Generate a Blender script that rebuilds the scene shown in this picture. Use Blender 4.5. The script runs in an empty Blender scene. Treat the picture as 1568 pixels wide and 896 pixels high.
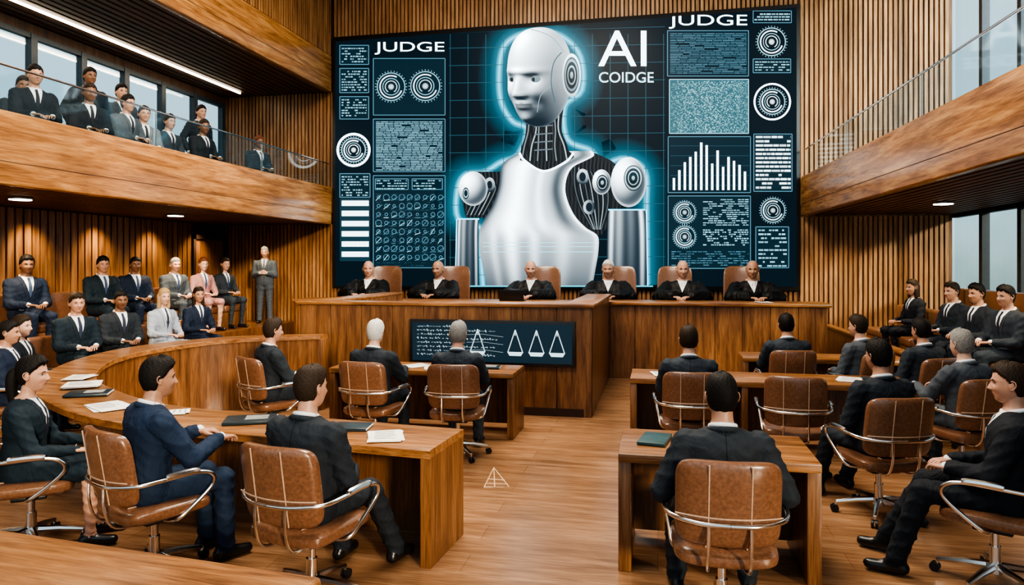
import bpy, bmesh, math, random
import numpy as np
from mathutils import Vector, Matrix
random.seed(7); np.random.seed(7)
SC=bpy.context.scene
rad=math.radians
# ------------------------------------------------------------------ materials
def new_mat(name,col=(.5,.5,.5),rough=.5,metal=0,spec=None):
    m=bpy.data.materials.new(name); m.use_nodes=True
    nt=m.node_tree; b=nt.nodes['Principled BSDF']
    b.inputs['Base Color'].default_value=(*col,1); b.inputs['Roughness'].default_value=rough
    b.inputs['Metallic'].default_value=metal
    if spec is not None: b.inputs['Specular IOR Level'].default_value=spec
    return m,nt,b
def N(nt,t,**k):
    n=nt.nodes.new(t)
    for a,v in k.items(): setattr(n,a,v)
    return n
def ramp(nt,stops):
    r=N(nt,'ShaderNodeValToRGB'); e=r.color_ramp.elements
    while len(e)<len(stops): e.new(.5)
    for i,(p,c) in enumerate(stops): e[i].position=p; e[i].color=(*c,1)
    return r
def wood(name,dark,mid,light,scale=(1,9,9),rough=.38,bump=.15,planks=None,detail=8,nscale=1.6):
    m,nt,b=new_mat(name,mid,rough); L=nt.links
    tc=N(nt,'ShaderNodeTexCoord'); mp=N(nt,'ShaderNodeMapping'); mp.inputs['Scale'].default_value=scale
    L.new(tc.outputs['Object'],mp.inputs[0])
    no=N(nt,'ShaderNodeTexNoise'); no.inputs['Scale'].default_value=nscale; no.inputs['Detail'].default_value=detail
    no.inputs['Roughness'].default_value=.62; no.inputs['Distortion'].default_value=.6
    L.new(mp.outputs[0],no.inputs['Vector'])
    r=ramp(nt,[(.33,dark),(.5,mid),(.67,light)]); L.new(no.outputs['Fac'],r.inputs[0])
    out=r.outputs[0]
    mp3=N(nt,'ShaderNodeMapping'); mp3.inputs['Scale'].default_value=tuple(q*5 if q>2 else q*2 for q in scale); L.new(tc.outputs['Object'],mp3.inputs[0])
    n3=N(nt,'ShaderNodeTexNoise'); n3.inputs['Scale'].default_value=nscale*2; n3.inputs['Detail'].default_value=5; L.new(mp3.outputs[0],n3.inputs['Vector'])
    r3=ramp(nt,[(.36,(.70,.67,.64)),(.56,(1.05,1.05,1.05))]); L.new(n3.outputs['Fac'],r3.inputs[0])
    m3=N(nt,'ShaderNodeMix',data_type='RGBA',blend_type='MULTIPLY'); m3.inputs[0].default_value=1
    L.new(out,m3.inputs[6]); L.new(r3.outputs[0],m3.inputs[7]); out=m3.outputs[2]
    n2=N(nt,'ShaderNodeTexNoise'); n2.inputs['Scale'].default_value=.7; L.new(tc.outputs['Object'],n2.inputs['Vector'])
    r2=ramp(nt,[(.3,(.78,.76,.74)),(.7,(1.13,1.11,1.09))]); L.new(n2.outputs['Fac'],r2.inputs[0])
    mx=N(nt,'ShaderNodeMix',data_type='RGBA',blend_type='MULTIPLY'); mx.inputs[0].default_value=1
    L.new(out,mx.inputs[6]); L.new(r2.outputs[0],mx.inputs[7]); out=mx.outputs[2]
    if planks:
        bw,bh=planks
        br=N(nt,'ShaderNodeTexBrick'); br.inputs['Scale'].default_value=1
        br.inputs['Brick Width'].default_value=bw; br.inputs['Row Height'].default_value=bh
        br.inputs['Mortar Size'].default_value=.003; br.inputs['Color1'].default_value=(.86,.86,.86,1)
        br.inputs['Color2'].default_value=(1.06,1.06,1.06,1); br.inputs['Mortar'].default_value=(.68,.64,.6,1)
        L.new(tc.outputs['Object'],br.inputs['Vector'])
        m2=N(nt,'ShaderNodeMix',data_type='RGBA',blend_type='MULTIPLY'); m2.inputs[0].default_value=1
        L.new(out,m2.inputs[6]); L.new(br.outputs['Color'],m2.inputs[7]); out=m2.outputs[2]
    L.new(out,b.inputs['Base Color'])
    bp=N(nt,'ShaderNodeBump'); bp.inputs['Strength'].default_value=bump; bp.inputs['Distance'].default_value=.01
    L.new(no.outputs['Fac'],bp.inputs['Height']); L.new(bp.outputs[0],b.inputs['Normal'])
    return m
def noisy(name,col,rough,scale=40,bump=.2,var=.15,metal=0,dist=.004,coat=0,spec=None):
    m,nt,b=new_mat(name,col,rough,metal,spec); L=nt.links; b.inputs['Coat Weight'].default_value=coat; b.inputs['Coat Roughness'].default_value=.22
    tc=N(nt,'ShaderNodeTexCoord'); no=N(nt,'ShaderNodeTexNoise'); no.inputs['Scale'].default_value=scale; no.inputs['Detail'].default_value=4
    L.new(tc.outputs['Object'],no.inputs['Vector'])
    r=ramp(nt,[(.3,tuple(c*(1-var) for c in col)),(.7,tuple(min(1,c*(1+var)) for c in col))]); L.new(no.outputs['Fac'],r.inputs[0])
    L.new(r.outputs[0],b.inputs['Base Color'])
    bp=N(nt,'ShaderNodeBump'); bp.inputs['Strength'].default_value=bump; bp.inputs['Distance'].default_value=dist
    L.new(no.outputs['Fac'],bp.inputs['Height']); L.new(bp.outputs[0],b.inputs['Normal'])
    return m
def emis(name,col,st):
    m,nt,b=new_mat(name,(0,0,0),.5); b.inputs['Emission Color'].default_value=(*col,1); b.inputs['Emission Strength'].default_value=st
    return m
W_FLOOR=wood('floor_wood',(.225,.118,.060),(.325,.178,.094),(.41,.240,.138),(.7,7,7),.24,.05,planks=(2.4,.26))
W_DESK=wood('desk_wood',(.155,.066,.026),(.30,.138,.054),(.42,.215,.090),(1,11,11),.28,.12)
W_DESKV=wood('panel_wood_vertical',(.10,.043,.018),(.205,.092,.038),(.295,.145,.062),(9,9,.8),.32,.12)
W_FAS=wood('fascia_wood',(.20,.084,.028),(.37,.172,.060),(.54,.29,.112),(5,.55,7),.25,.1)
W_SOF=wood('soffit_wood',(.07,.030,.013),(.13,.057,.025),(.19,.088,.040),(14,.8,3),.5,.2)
W_SLAT_LIT=wood('slat_wood_lit',(.27,.138,.060),(.45,.248,.117),(.61,.375,.195),(7,7,.5),.42,.12)  # slat wood with the brighter light of the right side put into its colour
W_SLAT_SHADED=wood('slat_wood_shaded',(.155,.068,.026),(.30,.145,.059),(.44,.24,.107),(7,7,.5),.40,.12)  # same slat wood, darker: shade painted into the colour
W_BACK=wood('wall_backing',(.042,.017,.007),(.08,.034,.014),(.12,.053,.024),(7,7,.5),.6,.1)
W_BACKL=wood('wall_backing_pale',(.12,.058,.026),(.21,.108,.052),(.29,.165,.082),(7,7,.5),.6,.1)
DARKWOOD=noisy('dark_gap',(.035,.014,.007),.7,10,.1)
LEATHER=noisy('brown_leather',(.190,.088,.047),.28,60,.2,.25,coat=.4)
LEATHERD=noisy('leather_seam',(.55,.36,.24),.45,60,.1)
CHROME=noisy('chrome_metal',(.72,.70,.68),.20,30,.02,.05,metal=1)
BLACKP=noisy('black_plastic',(.015,.015,.017),.4,50,.1)
FRAME=noisy('window_frame_metal',(.025,.038,.052),.45,20,.05)
PAPER=noisy('paper_white',(.8,.79,.76),.7,30,.05,.05)
CEIL=noisy('ceiling_paint',(.5,.36,.24),.8,3,.05)
BOOK=noisy('dark_folder',(.02,.035,.045),.35,30,.1)
TEAL=noisy('teal_cover',(.03,.07,.075),.35,30,.1)
WARM=emis('lamp_glow',(1,.86,.62),9)
def glass():
    m=bpy.data.materials.new('clear_glass'); m.use_nodes=True; nt=m.node_tree; nt.nodes.clear()
    o=N(nt,'ShaderNodeOutputMaterial'); t=N(nt,'ShaderNodeBsdfTransparent'); g=N(nt,'ShaderNodeBsdfGlossy'); x=N(nt,'ShaderNodeMixShader')
    t.inputs[0].default_value=(.92,.97,.98,1); g.inputs['Roughness'].default_value=.05; x.inputs[0].default_value=.07
    nt.links.new(t.outputs[0],x.inputs[1]); nt.links.new(g.outputs[0],x.inputs[2]); nt.links.new(x.outputs[0],o.inputs[0]); return m
GLASS=glass()
# ------------------------------------------------------------------ mesh builder
class MB:
    def __init__(s): s.v=[];s.f=[];s.m=[];s.mats=[]
    def mi(s,mat):
        if mat not in s.mats: s.mats.append(mat)
        return s.mats.index(mat)
    def add(s,vs,fs,mat):
        o=len(s.v); s.v.extend([tuple(map(float,p)) for p in vs]); k=s.mi(mat)
        for f in fs: s.f.append(tuple(i+o for i in f)); s.m.append(k)
    def box(s,x0,x1,y0,y1,z0,z1,mat):
        v=[(x,y,z) for x in(x0,x1) for y in(y0,y1) for z in(z0,z1)]
        s.add(v,[(0,1,3,2),(4,6,7,5),(0,4,5,1),(2,3,7,6),(0,2,6,4),(1,5,7,3)],mat)
    def bbox(s,x0,x1,y0,y1,z0,z1,mat,bev=.01,seg=2,M=None):
        bm=bmesh.new(); bmesh.ops.create_cube(bm,size=1)
        for v in bm.verts: v.co=Vector(((x0+x1)/2+v.co.x*(x1-x0),(y0+y1)/2+v.co.y*(y1-y0),(z0+z1)/2+v.co.z*(z1-z0)))
        bmesh.ops.bevel(bm,geom=bm.edges[:],offset=bev,segments=seg,affect='EDGES',profile=.5)
        bm.verts.index_update()
        vs=[(M@v.co if M else v.co) for v in bm.verts]
        s.add(vs,[[v.index for v in f.verts] for f in bm.faces],mat); bm.free()
    def part(s,vf,mat): s.add(vf[0],vf[1],mat)
    def obj(s,name,parent=None,smooth=True,ang=38):
        me=bpy.data.meshes.new(name); me.from_pydata(s.v,[],s.f)
        for m in s.mats: me.materials.append(m)
        me.polygons.foreach_set('material_index',s.m)
        if smooth:
            me.polygons.foreach_set('use_smooth',[True]*len(s.f))
            me.set_sharp_from_angle(angle=rad(ang))
        me.update()
        o=bpy.data.objects.new(name,me); SC.collection.objects.link(o)
        if parent: o.parent=parent
        return o
def frame(d):
    d=np.array(d,float); d/=np.linalg.norm(d)+1e-9
    a=np.array([0,0,1.]) if abs(d[2])<.9 else np.array([0,1.,0])
    x=np.cross(a,d); x/=np.linalg.norm(x); y=np.cross(d,x); return x,y,d
def loft(rings,caps=True):
    n=len(rings[0]); v=[p for r in rings for p in r]; f=[]
    for i in range(len(rings)-1):
        for j in range(n):
            a=i*n+j; b=i*n+(j+1)%n; f.append((a,b,b+n,a+n))
    if caps:
        f.append(tuple(range(n-1,-1,-1))); f.append(tuple(range((len(rings)-1)*n,len(rings)*n)))
    return v,f
def tube(pts,r,seg=8):
    pts=[np.array(p,float) for p in pts]; rings=[]; rr=r if hasattr(r,'__len__') else [r]*len(pts)
    px=None
    for i,p in enumerate(pts):
        d=pts[min(i+1,len(pts)-1)]-pts[max(i-1,0)]; d=d/(np.linalg.norm(d)+1e-9)
        if px is None: x,y,_=frame(d)
        else:
            x=px-d*np.dot(px,d); x/=np.linalg.norm(x)+1e-9; y=np.cross(d,x)
        px=x
        rings.append([p+rr[i]*(math.cos(a)*x+math.sin(a)*y) for a in [2*math.pi*k/seg for k in range(seg)]])
    return loft(rings)
def smoothpath(pts,n=6):
    P=[np.array(p,float) for p in pts]; out=[]
    for i in range(len(P)-1):
        p0=P[max(i-1,0)];p1=P[i];p2=P[i+1];p3=P[min(i+2,len(P)-1)]
        for k in range(n):
            t=k/n; out.append(.5*((2*p1)+(-p0+p2)*t+(2*p0-5*p1+4*p2-p3)*t*t+(-p0+3*p1-3*p2+p3)*t**3))
    out.append(P[-1]); return out
def capsule(p0,p1,r0,r1,seg=14,k=4):
    p0=np.array(p0,float);p1=np.array(p1,float); x,y,d=frame(p1-p0); rings=[]
    def ring(c,r): return [c+r*(math.cos(a)*x+math.sin(a)*y) for a in [2*math.pi*j/seg for j in range(seg)]]
    for i in range(k):
        a=math.pi/2*(1-(i+.25)/k); rings.append(ring(p0-d*r0*math.sin(a),r0*math.cos(a)))
    rings.append(ring(p0,r0)); rings.append(ring(p1,r1))
    for i in range(k-1,-1,-1):
        a=math.pi/2*(1-(i+.25)/k); rings.append(ring(p1+d*r1*math.sin(a),r1*math.cos(a)))
    return loft(rings)
def ellipsoid(c,r,seg=16,m=10):
    rings=[]
    for i in range(m+1):
        t=-math.pi/2+math.pi*min(max(i,.1),m-.1)/m
        rings.append([(c[0]+r[0]*math.cos(t)*math.cos(a),c[1]+r[1]*math.cos(t)*math.sin(a),c[2]+r[2]*math.sin(t)) for a in [2*math.pi*j/seg for j in range(seg)]])
    return loft(rings)
def spw(v,e): return math.copysign(abs(v)**e,v)
def superq(half,e1,e2,axis='z',seg=40,m=14,warp=None):
    a,b,t=half; rings=[]
    for i in range(m+1):
        v=-math.pi/2+math.pi*min(max(i,.02),m-.02)/m
        R=[]
        for j in range(seg):
            u=2*math.pi*j/seg
            p=(a*spw(math.cos(v),e1)*spw(math.cos(u),e2),b*spw(math.cos(v),e1)*spw(math.sin(u),e2),t*spw(math.sin(v),e1))
            if axis=='y': p=(p[0],-p[2],p[1])
            R.append(warp(*p) if warp else p)
        rings.append(R)
    return loft(rings)
def remesh(parts,vox,it=5,normals=False):
    v=[];f=[]
    for pv,pf in parts:
        o=len(v); v.extend([tuple(map(float,p)) for p in pv]); f.extend([tuple(i+o for i in q) for q in pf])
    me=bpy.data.meshes.new('tmp'); me.from_pydata(v,[],f); ob=bpy.data.objects.new('tmp',me); SC.collection.objects.link(ob)
    r=ob.modifiers.new('r','REMESH'); r.mode='VOXEL'; r.voxel_size=vox
    if it:
        s=ob.modifiers.new('s','SMOOTH'); s.factor=.5; s.iterations=it
    dg=bpy.context.evaluated_depsgraph_get(); ev=ob.evaluated_get(dg); m=ev.to_mesh()
    n=len(m.vertices); co=np.empty(n*3); m.vertices.foreach_get('co',co); co=co.reshape(-1,3)
    nr=np.empty(n*3); m.vertices.foreach_get('normal',nr); nr=nr.reshape(-1,3)
    fs=[tuple(p.vertices) for p in m.polygons]
    ev.to_mesh_clear(); bpy.data.objects.remove(ob); bpy.data.meshes.remove(me)
    return (co,fs,nr) if normals else (co,fs)
# ------------------------------------------------------------------ people
def head_mesh(hi=False,style='short',seed=0,fem=False):
    m,n=(84,110) if hi else (50,64)
    th=np.linspace(.01,math.pi-.01,m); ph=np.linspace(0,2*math.pi,n,endpoint=False)
    T,Pp=np.meshgrid(th,ph,indexing='ij'); z=np.cos(T)
    rho=(1-np.abs(z)**2.4)**(1/2.4); x=rho*np.cos(Pp); y=rho*np.sin(Pp)
    t=np.clip(-z,0,1)
    X=(.075 if not fem else .069)*x*(1-.25*t**1.6); Z=.118*z
    Y=np.where(y>0,.088*y*(1-.04*t)+.006*t*(y>0),.100*y*(1-.42*t**1.2))
    fm=1/(1+np.exp(-(y-.25)/.08))
    fz=np.clip((.014-Z)/.044,0,1)/(1+np.exp(-(Z+.041)/.002))
    Y=Y+.023*np.exp(-(X/(.0085+.0065*fz))**2)*fz*fm
    Y=Y+.006*np.exp(-((np.abs(X)-.012)/.006)**2-((Z+.036)/.007)**2)*fm
    Y=Y-.011*np.exp(-((np.abs(X)-.031)/.014)**2-((Z-.002)/.012)**2)*fm
    Y=Y+.006*np.exp(-((Z-.021)/.007)**2)*np.exp(-(X/.05)**2)*fm
    Y=Y+.005*np.exp(-((np.abs(X)-.042)/.018)**2-((Z+.03)/.018)**2)*fm
    Y=Y-.004*np.exp(-((np.abs(X)-.036)/.010)**2-((Z+.058)/.016)**2)*fm
    Y=Y+.007*np.exp(-(X/.021)**2-((Z+.060)/.008)**2)*fm-.005*np.exp(-(X/.022)**2-((Z+.060)/.0028)**2)*fm
    Y=Y+.008*np.exp(-(X/.022)**2-((Z+.098)/.014)**2)*fm
    zb=np.interp(Y,[-.1,-.03,-.012,.0,.02,.045,.065,.1],[-.074,-.064,-.022,-.004,.022,.048,.062,.066])
    zb=zb+.003*np.sin(Pp*9+seed)
    hm=np.clip((Z-zb)/.012,0,1)
    if style=='bald_sides': hm=hm*np.clip((.040-Z+.25*np.clip(-Y-.02,0,.1))/.01,0,1)
    if style=='bald': hm=hm*0
    thick={'short':.0095,'full':.014,'bald_sides':.005,'bald':0,'long':.013}[style]
    nz=1+.09*np.sin(Pp*17+3*np.sin(T*9+seed))*np.cos(T*15+seed)+.08*np.sin(Pp*37+5*np.sin(T*6+seed))
    d=thick*hm*nz*(.7+.9*np.clip(Z/.1,0,1)+ (.6*np.exp(-((Pp-1.2)/.7)**2) if style in('short','full') else 0))
    l=np.sqrt(X*X+Y*Y+Z*Z); X=X+X/l*d; Y=Y+Y/l*d; Z2=Z+Z/l*d
    V=np.stack([X,Y,Z2],-1).reshape(-1,3); f=[];mt=[]
    for i in range(m-1):
        for j in range(n):
            a=i*n+j;b=i*n+(j+1)%n; f.append((a,a+n,b+n,b))
            cx=X[i,j];cz=Z[i,j]
            k='skin'
            if hm[i,j]>.30 or (hm[i+1,j]>.55): k='hair'
            elif abs(cx)<.021 and abs(cz+.060)<.0075*(1-abs(cx)/.03) and y[i,j]>.4: k='lip'
            mt.append(k)
    f.append(tuple(range(n))); mt.append('hair' if style in('short','full','long') else 'skin')
    f.append(tuple((m-1)*n+j for j in range(n-1,-1,-1))); mt.append('skin')
    def surfY(px,pz):
        q=np.abs(V[:,0]-px)+np.abs(V[:,2]-pz)+(V[:,1]<0)*9; return V[np.argmin(q),1]
    ex=[]
    for s in(-1,1):
        ye=surfY(s*.031,.001)
        ex.append((ellipsoid((s*.031,ye-.0055,.001),(.0125,.0115,.0085),12,8),'eye'))
        ex.append((ellipsoid((s*.031,ye+.0030,.001),(.0052,.0036,.0052),10,6),'iris'))
        ex.append((tube([(s*.0185,ye+.004,.001),(s*.025,ye+.0075,.0078),(s*.036,ye+.007,.0078),(s*.045,ye+.0005,.001)],.0018,6),'brow'))
        b=surfY(s*.03,.022)
        ex.append((tube([(s*.014,b+.0035,.019),(s*.028,b+.003,.0245),(s*.046,b-.006,.020)],[.003,.0036,.0016],6),'brow'))
        ex.append((ellipsoid((s*.076,-.006,-.004),(.009,.017,.030),12,8),'skin'))
        ex.append((tube(smoothpath([(s*.078,.004,-.024),(s*.084,-.012,-.022),(s*.089,-.024,.0),(s*.088,-.020,.02),(s*.081,-.002,.026),(s*.077,.008,.014)],3),.0035,6),'skin'))
    if style=='long':
        for a in ((( 0,-.035,.02),(0,-.06,-.13),.082,.062),((.05,-.02,.03),(.066,-.02,-.14),.038,.028),((-.05,-.02,.03),(-.066,-.02,-.14),.038,.028)):
            ex.append((capsule(*a),'hair'))
    return V,f,mt,ex
HEADC={}
def get_head(hi,style,seed,fem):
    k=(hi,style,seed%3,fem)
    if k not in HEADC: HEADC[k]=head_mesh(hi,style,seed%3,fem)
    return HEADC[k]
def make_hand():
    parts=[capsule((x*.7,.0,0),(x,.085,-.002),.015,.012) for x in(-.030,-.011,.010,.029)]
    parts.append(capsule((-.015,.01,-.006),(-.036,.045,-.012),.017,.014))
    v,f=remesh(parts,.006,3)
    out=[(v,f)]
    for x,L,sp in((-.031,.072,-.10),(-.011,.080,-.03),(.010,.074,.04),(.029,.058,.12)):
        pts=[];p=np.array([x,.074,-.001]);a=0.0; pts.append(p.copy())
        for seg,c in((.25,.10),(.30,.42),(.24,.50),(.20,.35)):
            a+=c; p=p+L*1.05*seg*np.array([sp,math.cos(a),-math.sin(a)]); pts.append(p.copy())
        pts=smoothpath(pts,2); nn=len(pts); rr=[.0098-.0028*i/(nn-1) for i in range(nn)]; rr[-1]=.0035
        out.append(tube(pts,rr,8))
    pts=smoothpath([(-.024,.022,-.008),(-.046,.048,-.014),(-.056,.072,-.020),(-.056,.094,-.027)],2)
    out.append(tube(pts,[.0135,.013,.012,.0115,.0105,.009,.004],8))
    V=[];F=[]
    for a,b in out:
        o=len(V); V.extend([tuple(p) for p in a]); F.extend([tuple(i+o for i in q) for q in b])
    return np.array(V),F
HAND=make_hand()
SUITC={}
def suit_mats(col,shirt,tie,robe=False):
    key=(col,shirt,tie,robe)
    if key in SUITC: return SUITC[key]
    def base(nm,c):
        m,nt,b=new_mat(nm,c,.78 if not robe else .55,spec=.3); L=nt.links
        tc=N(nt,'ShaderNodeTexCoord'); n1=N(nt,'ShaderNodeTexNoise'); n1.inputs['Scale'].default_value=7 if not robe else 10; n1.inputs['Detail'].default_value=3; n1.inputs['Distortion'].default_value=1.6
        mp=N(nt,'ShaderNodeMapping'); mp.inputs['Scale'].default_value=(1,1,.55) if not robe else (2.2,1,.3)
        L.new(tc.outputs['Object'],mp.inputs[0]); L.new(mp.outputs[0],n1.inputs['Vector'])
        bp=N(nt,'ShaderNodeBump'); bp.inputs['Strength'].default_value=.6; bp.inputs['Distance'].default_value=.03
        L.new(n1.outputs['Fac'],bp.inputs['Height']); L.new(bp.outputs[0],b.inputs['Normal'])
        return m,nt,b
    mp_,_,_=base('suit_cloth',col)
    m,nt,b=base('suit_front',col); L=nt.links
    at=N(nt,'ShaderNodeAttribute',attribute_name='tc'); sp=N(nt,'ShaderNodeSeparateXYZ'); L.new(at.outputs['Vector'],sp.inputs[0])
    def M(op,a,b2=None):
        n=N(nt,'ShaderNodeMath',operation=op)
        for i,q in enumerate((a,b2)):
            if q is None: continue
            if isinstance(q,(int,float)): n.inputs[i].default_value=q
            else: L.new(q,n.inputs[i])
        return n.outputs[0]
    x,y,z=sp.outputs; ax=M('ABSOLUTE',x)
    z0=.22 if not robe else .36
    vl=M('MULTIPLY',M('SUBTRACT',z,z0),.24 if not robe else .42)
    fr=M('GREATER_THAN',y,0.0)
    vm=M('MULTIPLY',M('LESS_THAN',ax,vl),fr)
    tm=M('LESS_THAN',ax,M('ADD',M('MULTIPLY',M('SUBTRACT',.5,z),.05),.014))
    lap=M('MULTIPLY',M('MULTIPLY',M('LESS_THAN',ax,M('ADD',vl,.006)),fr),M('GREATER_THAN',z,z0-.02))
    lap2=M('MULTIPLY',M('MULTIPLY',M('LESS_THAN',M('ABSOLUTE',M('SUBTRACT',ax,M('ADD',vl,.045))),.0035),fr),M('GREATER_THAN',z,z0+.03))
    seam=M('LESS_THAN',ax,.0028)
    def mix(a,bc,fac):
        n=N(nt,'ShaderNodeMix',data_type='RGBA'); L.new(fac,n.inputs[0])
        for i,q in((6,a),(7,bc)):
            if isinstance(q,tuple): n.inputs[i].default_value=(*q,1)
            else: L.new(q,n.inputs[i])
        return n.outputs[2]
    dk=tuple(c*.3 for c in col)
    c1=mix(col,dk,seam); c1=mix(c1,dk,lap2); c1=mix(c1,dk,lap)
    c2=mix(shirt,tie,tm); c3=mix(c1,c2,vm); L.new(c3,b.inputs['Base Color'])
    SUITC[key]=(mp_,m); return SUITC[key]
MC={}
def cm(kind,col,rough,**k):
    key=(kind,col)
    if key not in MC: MC[key]=noisy(kind,col,rough,**k)
    return MC[key]
SHOE=noisy('shoe_leather',(.012,.011,.011),.3,20,.05)
EYEW=new_mat('eye_white',(.7,.68,.65),.25)[0]; IRIS=new_mat('iris_dark',(.03,.018,.01),.15)[0]
def ik(S,Wp,l1,l2,pole):
    S=np.array(S,float);Wp=np.array(Wp,float); d=Wp-S; D=np.linalg.norm(d)
    if D>l1+l2-.005: Wp=S+d/D*(l1+l2-.005); d=Wp-S; D=np.linalg.norm(d)
    u=d/D; a=(l1*l1-l2*l2+D*D)/(2*D); h=math.sqrt(max(l1*l1-a*a,0)); p=np.array(pole,float); p=p-u*np.dot(p,u); p/=np.linalg.norm(p)
    return S+u*a+p*h,Wp
SUITS={'robe':(.0045,.0045,.0055),'black':(.012,.015,.021),'char':(.019,.025,.034),'navy':(.011,.020,.044),'blue':(.013,.027,.060),'grey':(.070,.082,.098),'lgrey':(.14,.16,.18),'teal':(.010,.021,.032),'pink':(.38,.20,.19),'mid':(.030,.039,.052),'pale':(.31,.35,.42)}
SKIN={'light':(.52,.28,.19),'tan':(.43,.225,.145),'brown':(.19,.09,.05),'pale':(.56,.34,.25)}
HAIR={'black':(.009,.007,.006),'brown':(.030,.018,.011),'grey':(.22,.21,.20),'white':(.52,.51,.49),'blond':(.40,.26,.13),'red':(.14,.05,.025)}
def person(name,loc,rot,pose='sit',suit='black',tie=(.02,.02,.03),shirt=(.72,.74,.77),hair='black',style='short',skin='tan',
           hyaw=0,hpit=0,arms='lap',fem=False,vox=.018,hi=False,lean=.03,robe=False,scale=1,legs='norm',pony=False,seed=0):
    parts=[];tags=[]
    def cap(tag,p0,p1,r0,r1):
        parts.append(capsule(p0,p1,r0,r1)); tags.append((tag,np.array(p0,float),np.array(p1,float),r0,r1))
    H=np.array([0,-.07,.545]) if pose=='sit' else np.array([0,0,.93])
    Nk=H+np.array([0,lean,.50]); up=(Nk-H)/np.linalg.norm(Nk-H); xa=np.array([1.,0,0]); ya=np.cross(up,xa)
    ws=.90 if fem else 1.04
    def tp(x,y,h): return H+xa*x*ws+ya*y+up*h
    rg=[(-.09,.155,.11,0),(-.05,.182,.136,0),(0,.190,.142,0),(.09,.182,.134,.0),(.20,.174,.126,.004),(.30,.188,.132,.006),(.38,.202,.132,0),(.43,.200,.116,-.006),(.462,.172,.096,-.010),(.485,.124,.080,-.010),(.505,.076,.066,-.008),(.52,.056,.056,-.004)]
    if fem: rg=[(h,rx*(.84 if .1<h<.3 else 1)*.96,ry,yo) for h,rx,ry,yo in rg]
    if robe: rg=[(h,rx*1.22 if h<.44 else rx*1.1,ry*1.2 if h<.42 else ry,yo) for h,rx,ry,yo in rg]
    rings=[]
    for h,rx,ry,yo in rg:
        rings.append([tp(spw(math.cos(a),.86)*rx,spw(math.sin(a),.9)*ry+yo,h) for a in [2*math.pi*k/28 for k in range(28)]])
    parts.append(loft(rings))
    hc=tp(0,.026,.655 if not fem else .662)
    cap('skin',tp(0,-.012,.44),hc+np.array([0,-.020,-.06]),.060,.056) if not fem else cap('skin',tp(0,-.012,.44),hc+np.array([0,-.018,-.06]),.050,.047)
    shs=[]
    for s in(-1,1):
        S=tp(s*(.180 if not robe else .198),-.008,.412)
        if not fem: cap('torso2',tp(s*.10,-.012,.435),tp(s*.172,-.01,.424),.052,.058)
        if arms=='lap': w=(s*.10,.24,.685)
        elif arms=='knees': w=(s*.15,.30,.69)
        elif arms=='desk': w=(s*.15,.34,.80)
        elif arms=='judge': w=(s*.11,.375,.85)
        elif arms=='rest': w=(s*.27,.16,.735)
        elif arms=='restlap': w=(.27,.16,.735) if s>0 else (-.10,.24,.685)
        elif arms=='side': w=(s*.25,.05,.86)
        elif arms=='clasp': w=(s*.07,.22,1.13)
        pole=(s*.55,-.35,-1) if pose=='sit' else (s*.6,-.5,-.8)
        if robe: pole=(s*1.5,-.1,-.7)
        E,w=ik(S,w,.285,.255,pole)
        f_=1.0 if not fem else .84
        if robe:
            cap('arm',S,E,.088,.105); cap('arm',E,w-(w-E)*.14,.100,.090)
        else:
            cap('arm',S,E,.077*f_,.062*f_); cap('arm',E,w-(w-E)*.12,.060*f_,.047*f_)
        shs.append((S,E,w,s))
        hx=H+np.array([s*.088,0,-.02])
        if pose=='sit':
            if legs=='norm': K=np.array([s*.125,.37,.53]); A=np.array([s*.13,.38,.10])
            elif legs=='tuck': K=np.array([s*.115,.37,.53]); A=np.array([s*.12,.30,.10])
            elif legs=='out': K=np.array([s*.15,.36,.535]); A=np.array([s*.15+(.02 if s>0 else -.02),.60 if s>0 else .50,.10])
            elif legs=='wide': K=np.array([s*.20,.35,.53]); A=np.array([s*.20,.34,.10])
            if robe: cap('torso2',hx,K,.12,.11)
            else: cap('leg',hx,K,.092*(.95 if fem else 1),.070)
            cap('shin',K,A,.068 if not fem else .052,.058 if not fem else .036)
        else:
            K=np.array([s*.10,.015,.50]); A=np.array([s*.115,0,.09])
            cap('leg',hx,K,.095,.074); cap('shin',K,A,.071,.062)
        cap('shoe',A+np.array([0,-.04,-.052]),A+np.array([s*.015,.145,-.060]),.042,.034)
        if not robe and pose=='sit': cap('torso2',H+np.array([s*.075,.0,.0]),H+np.array([s*.08,.09,.0]),.108,.09)
        if pose=='stand': cap('torso2',H+np.array([s*.075,.0,.02]),H+np.array([s*.088,.005,-.13]),.105,.108)
    co,fs,nrm=remesh(parts,vox,4,True)
    fc=np.array([co[list(q)].mean(0) for q in fs])
    rel=fc-H; hh=rel@up; xx=rel@xa/ws; yy=rel@ya
    hs=np.array([r[0] for r in rg]); RX=np.interp(hh,hs,[r[1] for r in rg]); RY=np.interp(hh,hs,[r[2] for r in rg])
    dt=(np.sqrt((xx/RX)**2+(yy/RY)**2)-1)*np.minimum(RX,RY)+np.clip(-.09-hh,0,9)+np.clip(hh-.50,0,9)*3
    best=dt.copy(); lab=np.array(['torso']*len(fc),dtype=object)
    for tag,p0,p1,r0,r1 in tags:
        d=p1-p0; t=np.clip(((fc-p0)@d)/(d@d),0,1); q=p0+t[:,None]*d
        ds=np.linalg.norm(fc-q,axis=1)-(r0+(r1-r0)*t)
        if tag=='skin': ds=ds+np.where(hh<.475,.05,-.004)
        k=ds<best; best[k]=ds[k]; lab[k]=tag
    cl=np.zeros(len(co)); amp={'torso':.55,'torso2':.6,'arm':1.,'leg':1.,'shin':1.,'skin':0,'shoe':0}
    for q,l in zip(fs,lab):
        for i in q: cl[i]=amp[l]
    for q,l in zip(fs,lab):
        if l in('skin','shoe'):
            for i in q: cl[i]=0
    x_,y_,z_=co.T; sd=seed*1.7
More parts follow.
